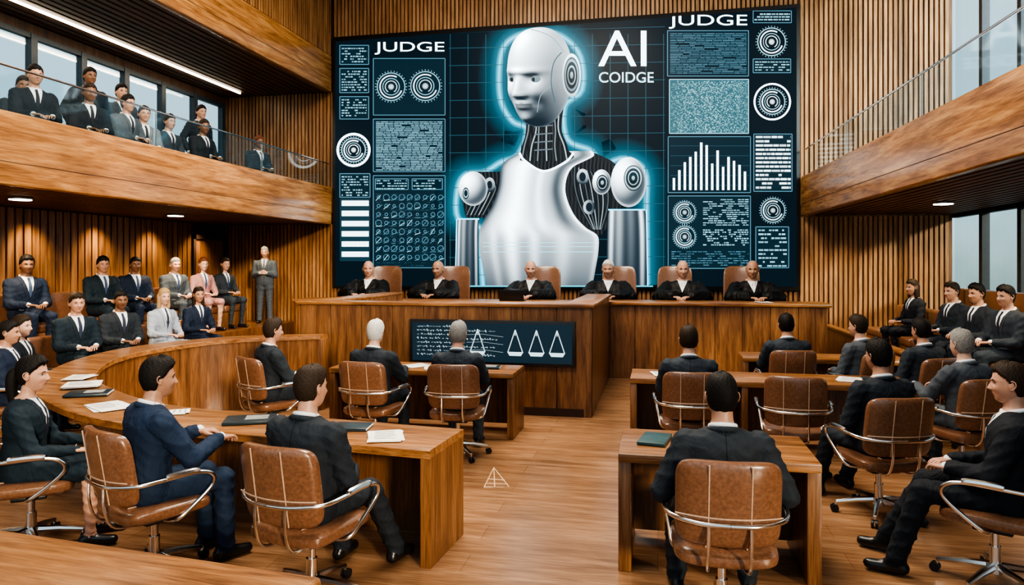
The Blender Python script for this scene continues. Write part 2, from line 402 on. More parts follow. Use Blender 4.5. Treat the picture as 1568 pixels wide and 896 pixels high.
    w1=np.sin(6.28*(z_*6.5+x_*3.1+y_*2)+1.8*np.sin(x_*13+sd)+1.6*np.sin(y_*11+z_*7+sd))
    w2=np.sin(6.28*(z_*3.5-x_*5+y_*6)+2.0*np.sin(z_*12+sd*2)+1.2*np.sin(x_*19))
    fold=(1-np.abs(w1))**2*.9+(1-np.abs(w2))**2*.7
    co=co+nrm*(cl*(fold-.4)*(.0085 if not robe else .012))[:,None]
    Sc=SUITS[suit]; msuit,mv=suit_mats(Sc,shirt,tie,robe)
    skinm=cm('skin_'+skin,SKIN[skin],.46,scale=25,bump=.06,var=.10); hairm=cm('hair_'+hair,HAIR[hair],.62,scale=190,bump=.6,var=.5,spec=.25)
    lipm=cm('lips_'+skin,tuple(a*b for a,b in zip(SKIN[skin],(.75,.45,.45))),.4,scale=20,bump=.05)
    bh='grey' if hair=='white' else ('brown' if hair in('blond','red','grey') else hair)
    brow=cm('hair_'+bh,HAIR[bh],.62,scale=190,bump=.6,var=.5,spec=.25)
    white=cm('shirt',shirt,.65,scale=30,bump=.05,var=.04)
    mats=[msuit,mv,skinm,hairm,white,SHOE,EYEW,IRIS,lipm,brow]
    mm={'torso':1,'torso2':0,'arm':0,'leg':0,'shin':2 if (fem and not robe and seed%2==0) else 0,'shoe':5,'skin':2,'hair':3,'eye':6,'iris':7,'lip':8,'brow':9,'white':4}
    V=[co];F=list(fs);Mi=[mm[l] for l in lab]
    rv=co-H; TC=[np.stack([rv@xa/ws,rv@ya,rv@up],-1)]
    off=len(co)
    def addp(v,f,tag):
        nonlocal off
        v=np.array(v,float); V.append(v); TC.append(np.zeros((len(v),3)))
        F.extend([tuple(i+off for i in q) for q in f])
        if isinstance(tag,list): Mi.extend([mm[t] for t in tag])
        else: Mi.extend([mm[tag]]*len(f))
        off+=len(v)
    if not fem:
        cen=tp(0,-.008,.502)
        if not robe:
            for (rr_,dz,th,tg,aa) in((.063,.006,.0135,'white',0),(.077,-.016,.017,'arm',1)):
                pts=[]
                rng=np.linspace(-.62*math.pi-math.pi/2,.62*math.pi-math.pi/2,19) if aa else np.linspace(0,2*math.pi,21)
                for a in rng: pts.append(cen+xa*rr_*math.cos(a)+ya*(rr_*math.sin(a)+.002)+up*(-.016*math.sin(a)+dz- (.03*max(0,math.sin(a)) if aa else 0)))
                addp(*tube(pts,th,8),tg)
        else:
            pts=[cen+xa*.066*math.cos(a)+ya*(.066*math.sin(a)+.004)+up*(-.014*math.sin(a)+.002) for a in np.linspace(0,2*math.pi,21)]
            addp(*tube(pts,.015,8),'white')
            for s in(-1,1): addp(*capsule(cen+ya*.085+xa*s*.012-up*.02,cen+ya*.118+xa*s*.028-up*.12,.014,.018,10,3),'white')
    hv,hf,hmt,ex=get_head(hi,style,seed,fem)
    R=np.array((Matrix.Rotation(rad(hyaw),3,'Z')@Matrix.Rotation(rad(hpit),3,'X')))
    addp(hv@R.T+hc,hf,hmt)
    for (ev,ef),t in ex: addp(np.array(ev)@R.T+hc,ef,t)
    if pony:
        pv,pf=tube(smoothpath([(0,-.085,.03),(0,-.125,.01),(0,-.135,-.08),(0,-.128,-.18),(0,-.115,-.29)],4),[.026,.028,.031,.034,.037,.039,.040,.040,.039,.037,.034,.031,.027,.022,.016,.010,.004],12); addp(np.array(pv)@R.T+hc,pf,'hair')
    for S,E,w,s in shs:
        d=w-E; d/=np.linalg.norm(d)
        if arms in('lap','desk','judge','knees','rest','restlap'): hd=np.array([d[0]-( .25*s if arms in('lap','judge') else 0),d[1],min(d[2],-.12)*.5])
        else: hd=d.copy()
        if arms=='side': hd=np.array([0,.1,-1.]); pn=np.array([-s,0,0.])
        elif arms=='clasp': pn=np.array([0,-1.,-.2]); hd=np.array([-s*.9,.15,.1])
        else: pn=np.array([0,0,-1.])
        hd/=np.linalg.norm(hd); zl=-pn-hd*np.dot(-pn,hd); zl/=np.linalg.norm(zl); xl=np.cross(hd,zl)
        hvv=HAND[0].copy(); ff=HAND[1]
        if s<0: hvv[:,0]*=-1; ff=[tuple(reversed(q)) for q in ff]
        k=1.0 if not fem else .9
        B=np.stack([xl,hd,zl]); addp(w-d*.006+(hvv*k)@B,ff,'skin')
        if not robe: addp(*capsule(w-d*.045,w-d*.002,.036*(.85 if fem else 1),.033*(.85 if fem else 1),12,2),'white' if not fem else 'arm')
    Va=np.concatenate(V); Ta=np.concatenate(TC)
    me=bpy.data.meshes.new(name); me.from_pydata(Va.tolist(),[],F)
    for m in mats: me.materials.append(m)
    me.polygons.foreach_set('material_index',Mi); me.polygons.foreach_set('use_smooth',[True]*len(F))
    at=me.attributes.new('tc','FLOAT_VECTOR','POINT'); at.data.foreach_set('vector',Ta.ravel())
    me.update()
    o=bpy.data.objects.new(name,me); SC.collection.objects.link(o); o.location=loc; o.rotation_euler=(0,0,rad(rot)); o.scale=(scale,)*3
    return o
# ---- left foreground
person('seated_man',(-1.93,3.66,0),-12,suit='char',hair='brown',skin='light',hyaw=-14,arms='lap',vox=.013,hi=True,legs='out',seed=1)
person('seated_man',(-3.03,3.76,0),-30,suit='blue',hair='black',style='full',skin='tan',hyaw=-12,arms='desk',vox=.013,hi=True,lean=.05,seed=2)
person('seated_woman',(-4.12,3.95,0),-60,suit='teal',hair='black',style='full',skin='light',hyaw=-8,arms='knees',fem=True,pony=True,vox=.013,hi=True,seed=0,scale=.96)
person('seated_man',(-6.5,5.95,0),-62,suit='navy',hair='black',skin='tan',arms='lap',seed=1)
person('seated_woman',(-6.98,6.55,0),-75,suit='black',hair='brown',style='long',skin='pale',fem=True,arms='lap',seed=1)
# ---- mid floor
person('seated_man',(-3.98,6.72,0),-38,suit='char',hair='brown',style='full',skin='light',arms='knees',vox=.016,hi=True,seed=2)
person('seated_man',(-2.83,6.72,0),-6,suit='char',hair='white',style='full',skin='pale',arms='desk',vox=.016,hi=True,seed=1,hyaw=5)
person('seated_man',(-1.95,6.72,0),4,suit='mid',hair='grey',style='full',skin='light',arms='desk',vox=.016,hi=True,seed=2,hyaw=-5)
person('seated_man',(.33,3.86,0),4,suit='char',hair='black',style='short',skin='tan',hyaw=4,arms='rest',vox=.013,hi=True,legs='wide',seed=0)
person('seated_man',(.28,6.7,0),3,suit='mid',hair='brown',style='full',skin='light',arms='desk',vox=.016,hi=True,seed=1)
person('seated_man',(1.45,8.55,0),6,suit='mid',hair='black',style='full',skin='tan',arms='desk',seed=2)
person('seated_man',(2.2,8.5,0),38,suit='grey',hair='brown',style='full',skin='light',arms='lap',seed=0,hyaw=10)
person('seated_man',(2.72,8.12,0),28,suit='mid',hair='black',style='full',skin='tan',arms='lap',seed=1)
person('seated_man',(2.60,6.80,0),28,suit='grey',hair='grey',style='full',skin='pale',arms='desk',vox=.016,hi=True,seed=2)
person('seated_man',(1.64,5.78,0),22,suit='char',hair='black',style='full',skin='tan',arms='lap',vox=.014,hi=True,legs='out',seed=0,hyaw=6)
person('seated_man',(1.95,4.62,0),66,suit='black',hair='brown',style='short',skin='light',arms='lap',vox=.013,hi=True,legs='out',seed=1,hyaw=4,lean=-.02)
# ---- judges
JX=[-5.65,-4.20,-2.36,-.90,.44,1.65]; JH=.18
for i,x in enumerate(JX):
    person('judge',(x,13.04,JH),180+(4,-3,0,2,-4,3)[i],suit='robe',tie=(.8,.8,.82),hair='white' if i in(2,3) else 'grey',style='bald_sides' if i!=3 else 'short',
           skin='light' if i%2==0 else 'tan',hyaw=(14,-10,8,-6,10,-8)[i],hpit=-4,arms='judge',robe=True,vox=.018,hi=True,seed=i,shirt=(.8,.8,.82),scale=1.36)
# ---- jury left
ZL1,ZL2=.12,.62
for y,s,h,st,sk,fe in((7.74,'teal','brown','full','light',0),(8.50,'char','black','short','brown',0),(9.38,'pale','blond','long','pale',1),(10.2,'navy','brown','long','tan',1)):
    person('jury_woman' if fe else 'jury_man',(-7.4,y,ZL1),-108+random.uniform(-6,6),suit=s,hair=h,style=st,skin=sk,fem=bool(fe),arms='lap',legs='tuck',seed=int(y*10),hyaw=-12,tie=(.03,.04,.07),scale=1.06)
for y,s,h,st,sk,fe in((8.14,'navy','black','full','brown',0),(9.5,'teal','black','full','tan',0),(10.2,'navy','black','short','brown',0),(11.2,'grey','grey','short','light',0),(12.0,'pink','red','long','pale',1),(12.7,'mid','brown','long','light',1)):
    person('jury_woman' if fe else 'jury_man',(-8.6,y,ZL2),-108+random.uniform(-6,6),suit=s,hair=h,style=st,skin=sk,fem=bool(fe),arms='lap',legs='tuck',seed=int(y*10),hyaw=-12,tie=(.05,.08,.15),scale=1.06)
person('standing_man',(-8.42,13.85,ZL2),-158,pose='stand',suit='grey',hair='grey',style='full',skin='tan',arms='clasp',seed=2,lean=0,scale=.97,tie=(.1,.1,.12),shirt=(.4,.41,.43))
# ---- jury right
ZR=.33
for y,s,h,sk,fe in((9.0,'mid','black','light',0),(9.75,'char','black','tan',0),(10.5,'char','brown','light',0),(12.0,'black','brown','tan',1)):
    person('jury_woman' if fe else 'jury_man',(3.9,y,ZR),103,suit=s,hair=h,style='long' if fe else 'full',skin=sk,fem=bool(fe),arms='lap',legs='tuck',seed=int(y*10)+1,hyaw=8)
# ---- balcony
ZB=3.05
for x,y,st,s,h in((-7.78,7.48,0,'black','black'),(-8.4,7.9,0,'char','brown'),(-8.4,8.98,1,'black','black'),(-7.82,8.4,0,'black','brown'),(-7.78,9.08,0,'grey','black'),(-8.08,9.78,0,'lgrey','brown'),(-8.65,9.9,1,'mid','black'),(-8.1,10.4,0,'mid','brown'),(-8.35,11.5,1,'char','black'),(-7.8,10.9,0,'black','brown'),(-7.72,12.5,0,'char','red')):
    person('balcony_spectator',(x,y,ZB),-105+random.uniform(-12,12),pose='stand' if st else 'sit',suit=s,hair=h,style='full',skin=random.choice(['tan','light','brown']),
           arms='side' if st else 'lap',legs='tuck',seed=int(y*7),hyaw=random.uniform(-15,10),vox=.02,scale=1.05)
# ------------------------------------------------------------------ room shell
XL,XR,YB,YF,HC=-9.8,5.4,14.5,-1.0,8.2
b=MB(); b.box(XL-.2,XR+.2,YF,YB+.2,-.12,0,W_FLOOR); b.obj('floor',smooth=False)
b=MB(); b.box(XL-.2,XR+.2,YF,YB+.2,HC,HC+.15,CEIL); b.obj('ceiling',smooth=False)
def slats_x(b,x0,x1,y,z0,z1,mat,step=.088,w=.055,d=.04):
    n=int((x1-x0)/step)
    for i in range(n+1):
        x=x0+i*step
        if x+w<=x1+.001: b.box(x,x+w,y-d,y,z0,z1,mat)
def slats_y(b,y0,y1,x,z0,z1,mat,sgn=1,step=.088,w=.055,d=.04):
    n=int((y1-y0)/step)
    for i in range(n+1):
        y=y0+i*step
        b.box(min(x,x+sgn*d),max(x,x+sgn*d),y,y+w,z0,z1,mat)
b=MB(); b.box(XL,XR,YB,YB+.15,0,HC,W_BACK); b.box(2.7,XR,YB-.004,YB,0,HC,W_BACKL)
slats_x(b,XL,-7.1,YB,0,2.8,W_SLAT_SHADED); slats_x(b,XL,-7.1,YB,3.05,5.75,W_SLAT_SHADED); slats_x(b,-7.08,2.7,YB,6.95,HC,W_SLAT_LIT); slats_x(b,-7.08,2.7,YB,0,1.38,W_SLAT_SHADED)
slats_x(b,2.72,XR,YB,0,2.82,W_SLAT_LIT); slats_x(b,2.72,XR,YB,3.05,HC,W_SLAT_LIT)
b.obj('wall_back',smooth=False)
b=MB(); b.box(XL-.15,XL,YF,YB,0,3.4,W_BACK); b.box(XL-.15,XL,YF,YB,5.6,HC,W_BACK); slats_y(b,2.,13.2,XL,ZL2,2.78,W_SLAT_SHADED,1,.15,.115,.03)
b.obj('wall_left',smooth=False)
b=MB(); b.box(-7.3,-7.16,YF,YB,6.54,HC,W_BACK); slats_y(b,2,YB-.1,-7.16,6.54,HC,W_SLAT_SHADED); b.obj('wall_upper_left',smooth=False)
b=MB(); b.bbox(XL+.005,XL+.06,13.3,14.3,ZL2,2.45,W_DESKV,.008); b.box(XL+.005,XL+.09,13.22,13.3,ZL2,2.55,DARKWOOD); b.box(XL+.005,XL+.09,14.3,14.38,ZL2,2.55,DARKWOOD); b.box(XL+.005,XL+.09,13.22,14.38,2.45,2.55,DARKWOOD)
b.part(tube([(XL+.06,13.45,1.6),(XL+.11,13.45,1.6),(XL+.11,13.57,1.6)],.012),CHROME); b.obj('door_1')
def window(name,x,y0,y1,z0,z1,step,rows=()):
    b=MB(); y=y0
    while y<=y1+.01:
        b.box(x-.06,x+.06,y-.06,y+.06,z0,z1,FRAME); y+=step
    for z in (z0+.04,z1-.04,*rows): b.box(x-.05,x+.05,y0,y1,z-.04,z+.04,FRAME)
    b.box(x-.006,x+.006,y0,y1,z0,z1,GLASS); b.obj(name,smooth=False)
window('window_1',XL-.05,2.4,14.4,3.4,5.6,1.0,(3.9,))
window('window_2',XR+.05,5.5,14.5,.95,2.85,1.3)
window('window_3',XR+.05,5.5,14.5,3.1,8.0,1.3,())
b=MB(); b.box(XR,XR+.15,YF,YB,0,.95,W_DESKV); b.box(XR,XR+.15,YF,5.45,.95,HC,W_SLAT_LIT); b.box(XR,XR+.15,5.45,YB,8.0,HC,W_SLAT_LIT); b.box(XR,XR+.15,5.45,YB,2.85,3.1,W_DESKV)
b.obj('wall_right',smooth=False)
# ------------------------------------------------------------------ balconies
def balcony(name,xi,xo,z0,z1,zf,glassrail=True,flare=0):
    b=MB(); lo,hi=min(xi,xo),max(xi,xo); YE=YB-.12
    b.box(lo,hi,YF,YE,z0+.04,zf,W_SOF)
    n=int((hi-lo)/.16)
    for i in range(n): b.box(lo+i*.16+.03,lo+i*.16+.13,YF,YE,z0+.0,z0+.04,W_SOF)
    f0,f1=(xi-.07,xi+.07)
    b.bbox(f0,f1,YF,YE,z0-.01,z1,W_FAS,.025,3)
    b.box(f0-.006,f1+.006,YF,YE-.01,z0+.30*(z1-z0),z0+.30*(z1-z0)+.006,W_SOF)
    if glassrail:
        b.box(xi-.008,xi+.008,YF,YE-.02,z1,z1+.5,GLASS)
        b.part(tube([(xi,YF,z1+.52),(xi,YE-.02,z1+.52)],.014),CHROME)
        y=.5
        while y<YB: b.box(xi-.008,xi+.008,y-.008,y+.008,z1,z1+.52,CHROME); y+=2.8
    if flare: b.v=[(x+(YE-y)*flare*max(0,min(1,(xo-x)/(xo-xi))),y,z) for x,y,z in b.v]
    return b.obj(name,smooth=True)
balcony('balcony',-7.17,XL+.04,2.80,3.62,3.05)
balcony('balcony',2.78,XR-.01,2.84,3.60,3.05,True,.040)
balcony('upper_soffit',-7.17,XL+.04,5.74,6.53,5.9,False)
for x,y,z in((-8.35,7.8,2.79),(-8.45,11.0,2.79),(4.2,8.6,2.83),(4.2,11.6,2.83)):
    b=MB(); b.part(tube([(x,y,z-.030),(x,y,z-.005)],.13,20),WARM); b.part(tube([(x,y,z-.022),(x,y,z-.0)],.15,20),CHROME); b.obj('ceiling_downlight')
def spot(x,y,z,e,sz=130,rx=0,ry=0,col=(1,.78,.50)):
    l=bpy.data.lights.new('downlight_beam','SPOT'); l.energy=e; l.color=col; l.spot_size=rad(sz); l.spot_blend=.8; l.shadow_soft_size=.12
    o=bpy.data.objects.new('downlight_beam',l); SC.collection.objects.link(o); o.location=(x,y,z); o.rotation_euler=(rad(rx),rad(ry),0)
for y in (5,7.8,11,13.4): spot(-8.3,y,2.72,170 if y<13 else 70)
for y in (8.6,11.6): spot(4.2,y,2.76,110)
for k in range(7): spot(-9.45,5.2+k*1.35,2.74,95,95,0,8,(1,.76,.43))
for k in range(5): spot(3.0+k*.55,14.05,2.78,45,90,-6,0,(1,.76,.44))
b=MB(); b.box(-9.13,-9.10,4,14.0,5.70,5.735,WARM); b.obj('linear_ceiling_light',smooth=False)
# ------------------------------------------------------------------ benches / platforms
b=MB(); b.box(-7.97,-6.98,7.1,YB-.06,0,ZL1,W_DESKV); b.obj('gallery_step',smooth=False)
b=MB(); b.box(XL+.05,-7.98,3.0,YB-.06,0,ZL2,W_DESKV); b.obj('gallery_platform',smooth=False)
def leather_bench(name,x,y0,y1,z,sg):
    b=MB(); n=max(1,round((y1-y0)/.75)); L=(y1-y0)/n
    for i in range(n):
        a=y0+i*L+.006; c=y0+(i+1)*L-.006
        b.bbox(x-.27,x+.27,a,c,z+.33,z+.46,LEATHER,.04,4)
        xb=x-sg*.31; b.bbox(xb-.07,xb+.07,a,c,z+.40,z+.86,LEATHER,.045,4)
    b.bbox(min(x-.25,x+.25),max(x-.25,x+.25),y0,y1,z+.0,z+.33,W_DESKV,.01)
    xb=x-sg*.36; b.bbox(xb-.03,xb+.03,y0,y1,z,z+.80,W_DESK,.01)
    b.obj(name)
leather_bench('jury_bench',-7.42,7.25,10.8,ZL1,1)
leather_bench('jury_bench',-8.62,4.6,13.1,ZL2,1)
leather_bench('jury_bench',3.92,8.4,13.6,ZR,-1)
leather_bench('jury_bench',4.85,8.0,13.9,ZR+.3,-1)
b=MB(); b.box(3.2,4.41,7.9,YB-.06,0,ZR,W_DESKV); b.obj('gallery_platform',smooth=False)
b=MB(); b.box(4.42,XR-.01,7.9,YB-.06,0,ZR+.3,W_DESKV); b.obj('gallery_platform',smooth=False)
b=MB(); b.bbox(3.10,3.17,8.55,14.0,0,.74,W_DESKV,.01); b.bbox(3.05,3.19,8.5,14.05,.74,.78,W_DESK,.01); b.obj('gallery_partition')
b=MB()
def panels_x(b,x0,x1,y,z0,z1,w=.42,t=.04):
    n=max(1,round((x1-x0)/w)); L=(x1-x0)/n; b.box(x0,x1,y+t,y+t+.03,z0,z1,DARKWOOD)
    for i in range(n): b.bbox(x0+i*L+.003,x0+(i+1)*L-.003,y,y+t+.01,z0,z1,W_DESKV,.004,1)
def panels_y(b,y0,y1,x,z0,z1,w=.42,t=.04):
    n=max(1,round((y1-y0)/w)); L=(y1-y0)/n; b.box(x-t-.03,x-t,y0,y1,z0,z1,DARKWOOD)
    for i in range(n): b.bbox(x-t-.01,x,y0+i*L+.003,y0+(i+1)*L-.003,z0,z1,W_DESKV,.004,1)
panels_x(b,-.80,2.62,11.80,0,1.22); b.bbox(-.9,2.68,11.74,12.56,1.22,1.275,W_DESK,.012)
panels_x(b,-6.56,-4.73,11.80,0,1.22); b.bbox(-6.6,-.7,11.76,12.56,1.20,1.26,W_DESK,.012)
panels_y(b,11.84,12.58,2.62,0,1.22); b.box(-6.6,-6.54,11.84,12.58,0,1.22,W_DESKV)
panels_x(b,-4.73,-.80,8.66,0,1.36); panels_y(b,8.70,11.8,-.80,0,1.36); b.box(-4.78,-4.70,8.70,11.8,0,1.36,W_DESKV)
b.bbox(-4.80,-.77,8.63,8.98,1.36,1.405,W_DESK,.012); b.bbox(-1.17,-.76,8.98,11.78,1.36,1.405,W_DESK,.012); b.bbox(-4.80,-4.45,8.98,11.78,1.36,1.405,W_DESK,.012)
b.box(-1.15,-1.10,8.98,11.78,0,1.36,W_DESKV); b.box(-4.5,-4.45,8.98,11.78,0,1.36,W_DESKV)
b.box(-4.7,-.9,8.65,8.66,0,.10,DARKWOOD)
b.obj('judge_bench')
b=MB(); b.box(-6.54,2.55,12.6,YB-.12,0,JH,W_DESKV); b.obj('judge_platform',smooth=False)
# ------------------------------------------------------------------ chairs
def chair_mesh(tall):
    b=MB(); zc,hh=(.73,.22) if not tall else (1.06,.45); hw=.255 if not tall else .29
    def yb(x,z): return -.265+1.0*x*x-(z-.5)*.16
    b.part(superq((hw,hh,.042),.55,.32,'y',48,16,warp=lambda x,y,z:(x,y+yb(x,z+zc),z+zc)),LEATHER)
    b.part(superq((.26,.26,.052),.6,.36,'z',48,14,warp=lambda x,y,z:(x,y-.0,z+.425+.25*x*x)),LEATHER)
    for x in(-.10,.10):
        b.part(tube([(x,yb(x,z)-.041,z) for z in np.linspace(zc-hh*.93,zc+hh*.93,12)],.004,6),LEATHERD)
        b.part(tube([(x,y,.478) for y in np.linspace(-.2,.24,8)],.004,6),LEATHERD)
    b.part(tube([(x,yb(x,zc-.06)-.044,zc-.06) for x in np.linspace(-hw,hw,14)],.004,6),LEATHERD)
    for s in(-1,1):
        pts=smoothpath([(0,-.345,.64),(s*.14,-.325,.64),(s*.27,-.235,.645),(s*.305,-.1,.655),(s*.31,.10,.66),(s*.305,.20,.63),(s*.285,.22,.56),(s*.265,.12,.46),(s*.24,.02,.385),(s*.12,0,.365),(0,0,.36)],6)
        b.part(tube(pts,.0125,10),CHROME)
        b.part(tube(smoothpath([(s*.31,-.08,.668),(s*.312,.02,.672),(s*.312,.12,.668)],4),[.014]+[.019]*7+[.014],8),CHROME)
        b.part(tube(smoothpath([(s*.10,-.33,.64),(s*.10,-.325,.50),(s*.10,-.27,.39),(s*.08,-.1,.365),(s*.05,0,.36)],5),.009,8),CHROME)
    b.bbox(-.11,.11,-.10,.10,.34,.372,BLACKP,.01)
    b.part(tube([(0,0,.345),(0,0,.23)],.022,14),CHROME); b.part(tube([(0,0,.24),(0,0,.10)],.032,14),CHROME)
    b.part(tube([(0,0,.135),(0,0,.085)],.048,14),CHROME)
    for k in range(5):
        a=2*math.pi*k/5+.3; c,s=math.cos(a),math.sin(a)
        b.part(tube([(c*.03,s*.03,.118),(c*.16,s*.16,.105),(c*.30,s*.30,.078)],[.026,.020,.014],8),CHROME)
        b.part(tube([(c*.30,s*.30,.08),(c*.30,s*.30,.05)],.010,8),CHROME)
        for o in(-.014,.014):
            px,py=c*.31-s*o,s*.31+c*o
            b.part(tube([(px+s*.008,py-c*.008,.029),(px-s*.008,py+c*.008,.029)],.029,14),BLACKP)
    o=b.obj('office_chair'); m=o.data; bpy.data.objects.remove(o); return m
CH=chair_mesh(False); CHT=chair_mesh(True)
def chair(x,y,r,z=0,tall=False,s=1):
    o=bpy.data.objects.new('judge_chair' if tall else 'office_chair',CHT if tall else CH); SC.collection.objects.link(o)
    o.location=(x,y,z); o.rotation_euler=(0,0,rad(r)); o.scale=(s,)*3
for x,y,r in((-1.92,3.64,-12),(-3.02,3.74,-26),(-4.12,3.93,-52),(-6.5,5.95,-62),(-6.98,6.55,-75),(-3.98,6.72,-32),(-2.83,6.70,-6),(-1.95,6.70,6),(.33,3.84,2),(.28,6.68,3),(1.45,8.53,6),(2.2,8.5,38),(2.72,8.12,28),(2.60,6.78,22),(1.64,5.75,16),(1.95,4.62,60),(1.18,6.6,-6)):
    chair(x,y,r)
for i,x in enumerate(JX): chair(x+.22*(1 if i in(0,1,2,3) else -.8),13.24,180+(8 if i<4 else -8),JH,True,1.12)
# ------------------------------------------------------------------ desks
def desk(name,x0,x1,y0,y1,z,t=.07,mid=None):
    b=MB(); b.bbox(x0,x1,y0,y1,z-.055,z,W_DESK,.006)
    b.bbox(x0,x0+t,y0+.01,y1-.01,0,z-.055,W_DESKV,.005); b.bbox(x1-t,x1,y0+.01,y1-.01,0,z-.055,W_DESKV,.005)
    b.box(x0+t,x1-t,y1-.12,y1-.08,.06,z-.055,W_DESKV)
    if mid: b.bbox(mid-.03,mid+.03,y0+.01,y1-.12,0,z-.055,W_DESKV,.005)
    return b.obj(name)
desk('lawyer_desk',-3.68,-1.53,7.38,8.02,.72)
desk('lawyer_desk',-.24,.94,4.36,5.05,.73,.08)
desk('lawyer_desk',-.28,2.45,7.28,7.95,.73,mid=.85)
desk('lawyer_desk',1.05,3.0,9.2,9.8,.73)
b=MB(); b.bbox(-2.6,0,-1.1,0,.68,.74,W_DESK,.02,3); b.bbox(-.14,-.06,-1.04,-.06,0,.68,W_DESKV,.005); b.bbox(-2.5,-2.42,-1.04,-.06,0,.68,W_DESKV,.005); b.box(-2.42,-.14,-.9,-.86,.1,.68,W_DESKV)
o=b.obj('conference_table'); o.location=(-1.22,2.40,0); o.rotation_euler=(0,0,rad(-5))
inn=smoothpath([(-1.34,4.75,.74),(-2.45,4.88,.74),(-3.92,5.07,.74),(-5.0,5.60,.76),(-5.6,6.1,.79),(-6.02,6.83,.83),(-6.0,7.5,.87),(-5.45,8.12,.93),(-4.3,8.38,.98)],8)
out=smoothpath([(-1.39,4.15,.74),(-2.5,4.27,.74),(-4.1,4.50,.74),(-5.35,5.15,.76),(-5.98,5.8,.79),(-6.42,6.7,.83),(-6.45,7.65,.87),(-5.65,8.42,.93),(-4.3,8.60,.98)],8)
b=MB()
rings=[]
for p,q in zip(inn,out):
    z=p[2]; a=np.array([p[0],p[1]]);c=np.array([q[0],q[1]])
    rings.append([(a[0],a[1],z-.055),(a[0],a[1],z-.006),(a[0]+(c[0]-a[0])*.015,a[1]+(c[1]-a[1])*.015,z),(c[0]+(a[0]-c[0])*.015,c[1]+(a[1]-c[1])*.015,z),(c[0],c[1],z-.006),(c[0],c[1],z-.055)])
b.part(loft(rings),W_DESK)
rings=[]
for p,q in zip(inn,out):
    z=p[2]-.055; a=np.array([p[0],p[1]]);c=np.array([q[0],q[1]]); d=(c-a)/np.linalg.norm(c-a); a0=a+d*.02;a1=a+d*.07
    rings.append([(a0[0],a0[1],0),(a0[0],a0[1],z),(a1[0],a1[1],z),(a1[0],a1[1],0)])
b.part(loft(rings),W_DESKV)
b.add([(-1.34,4.74,0),(-1.385,4.16,0),(-1.455,4.16,0),(-1.41,4.74,0),(-1.34,4.74,.69),(-1.385,4.16,.69),(-1.455,4.16,.69),(-1.41,4.74,.69)],[(3,2,1,0),(4,5,6,7),(0,1,5,4),(1,2,6,5),(2,3,7,6),(3,0,4,7)],W_DESKV)
b.bbox(-4.36,-4.28,8.38,8.60,0,.925,W_DESKV,.005)
b.obj('curved_desk')
# ------------------------------------------------------------------ small things
def papers(x,y,z,r,n=3,w=.22,h=.30,name='paper_sheets',mat=None):
    b=MB()
    for i in range(n):
        M=Matrix.Rotation(rad(random.uniform(-9,9)),4,'Z')@Matrix.Translation((random.uniform(-.02,.02),random.uniform(-.02,.02),0))
        b.bbox(-w/2,w/2,-h/2,h/2,.001+i*.004,.004+i*.004,mat or PAPER,.0008,1,M)
    for k in range(6):
        b.box(-w*.38,w*random.uniform(.1,.38),h*.35-k*.04,h*.35-k*.04+.006,.0045+(n-1)*.004,.0052+(n-1)*.004,BOOK)
    o=b.obj(name); o.location=(x,y,z); o.rotation_euler=(0,0,rad(r))
def folder(x,y,z,r,w=.3,h=.22,mat=None,lines=True):
    b=MB(); b.bbox(-w/2,w/2,-h/2,h/2,0,.022,mat or BOOK,.004); b.bbox(-w/2+.008,w/2+.002,-h/2+.006,h/2-.006,.004,.018,PAPER,.002)
    if lines:
        for k in range(5): b.box(-w*.1,w*.35,h*.3-k*.03,h*.3-k*.03+.006,.0222,.023,PAPER)
    o=b.obj('document_folder'); o.location=(x,y,z); o.rotation_euler=(0,0,rad(r))
papers(-1.78,4.42,.742,20,3); folder(-2.12,4.60,.742,8,.26,.2,None,False); folder(-2.95,4.66,.742,25,.36,.26); papers(-4.35,4.86,.745,60,3,.26,.36)
papers(-3.70,4.8,.742,-60,2,.16,.22); folder(-4.9,5.25,.757,30,.34,.26); papers(-5.25,5.55,.775,40,4,.28,.34); papers(-5.55,5.85,.788,20,3,.2,.28)
papers(-2.5,7.6,.722,12,2); papers(-2.75,7.72,.722,-30,2); folder(-1.9,7.72,.722,5,.3,.2)
folder(-.02,4.72,.732,80,.3,.18,TEAL,False); papers(.05,7.6,.732,10,2); papers(1.9,7.6,.732,-20,2); folder(2.2,7.65,.732,10)
papers(1.5,9.5,.732,5,2); papers(-5.75,12.0,1.262,10,2); papers(1.68,12.0,1.277,10,3)
b=MB(); b.bbox(-.22,.22,-.12,.12,0,.016,BLACKP,.004); b.bbox(-.22,.22,-.006,.006,0,.19,BLACKP,.004,2,Matrix.Translation((0,-.12,.012))@Matrix.Rotation(rad(18),4,'X')); b.box(-.14,.14,-.06,.08,.0161,.0175,BOOK)
o=b.obj('laptop'); o.location=(-2.50,12.05,1.262)
b=MB()
INL=noisy('inlay_brass',(.75,.5,.3),.4,20,.05)
for P in ([(-1.50,6.35),(-1.45,5.78),(-1.24,5.82),(-1.50,6.35)],[(-1.50,6.35),(-1.36,5.79)],[(-1.47,6.0),(-1.32,6.0)],[(-1.46,5.88),(-1.27,5.90)]):
    b.part(tube([(x,y,.001) for x,y in P],.005,6),INL)
b.obj('floor_inlay')
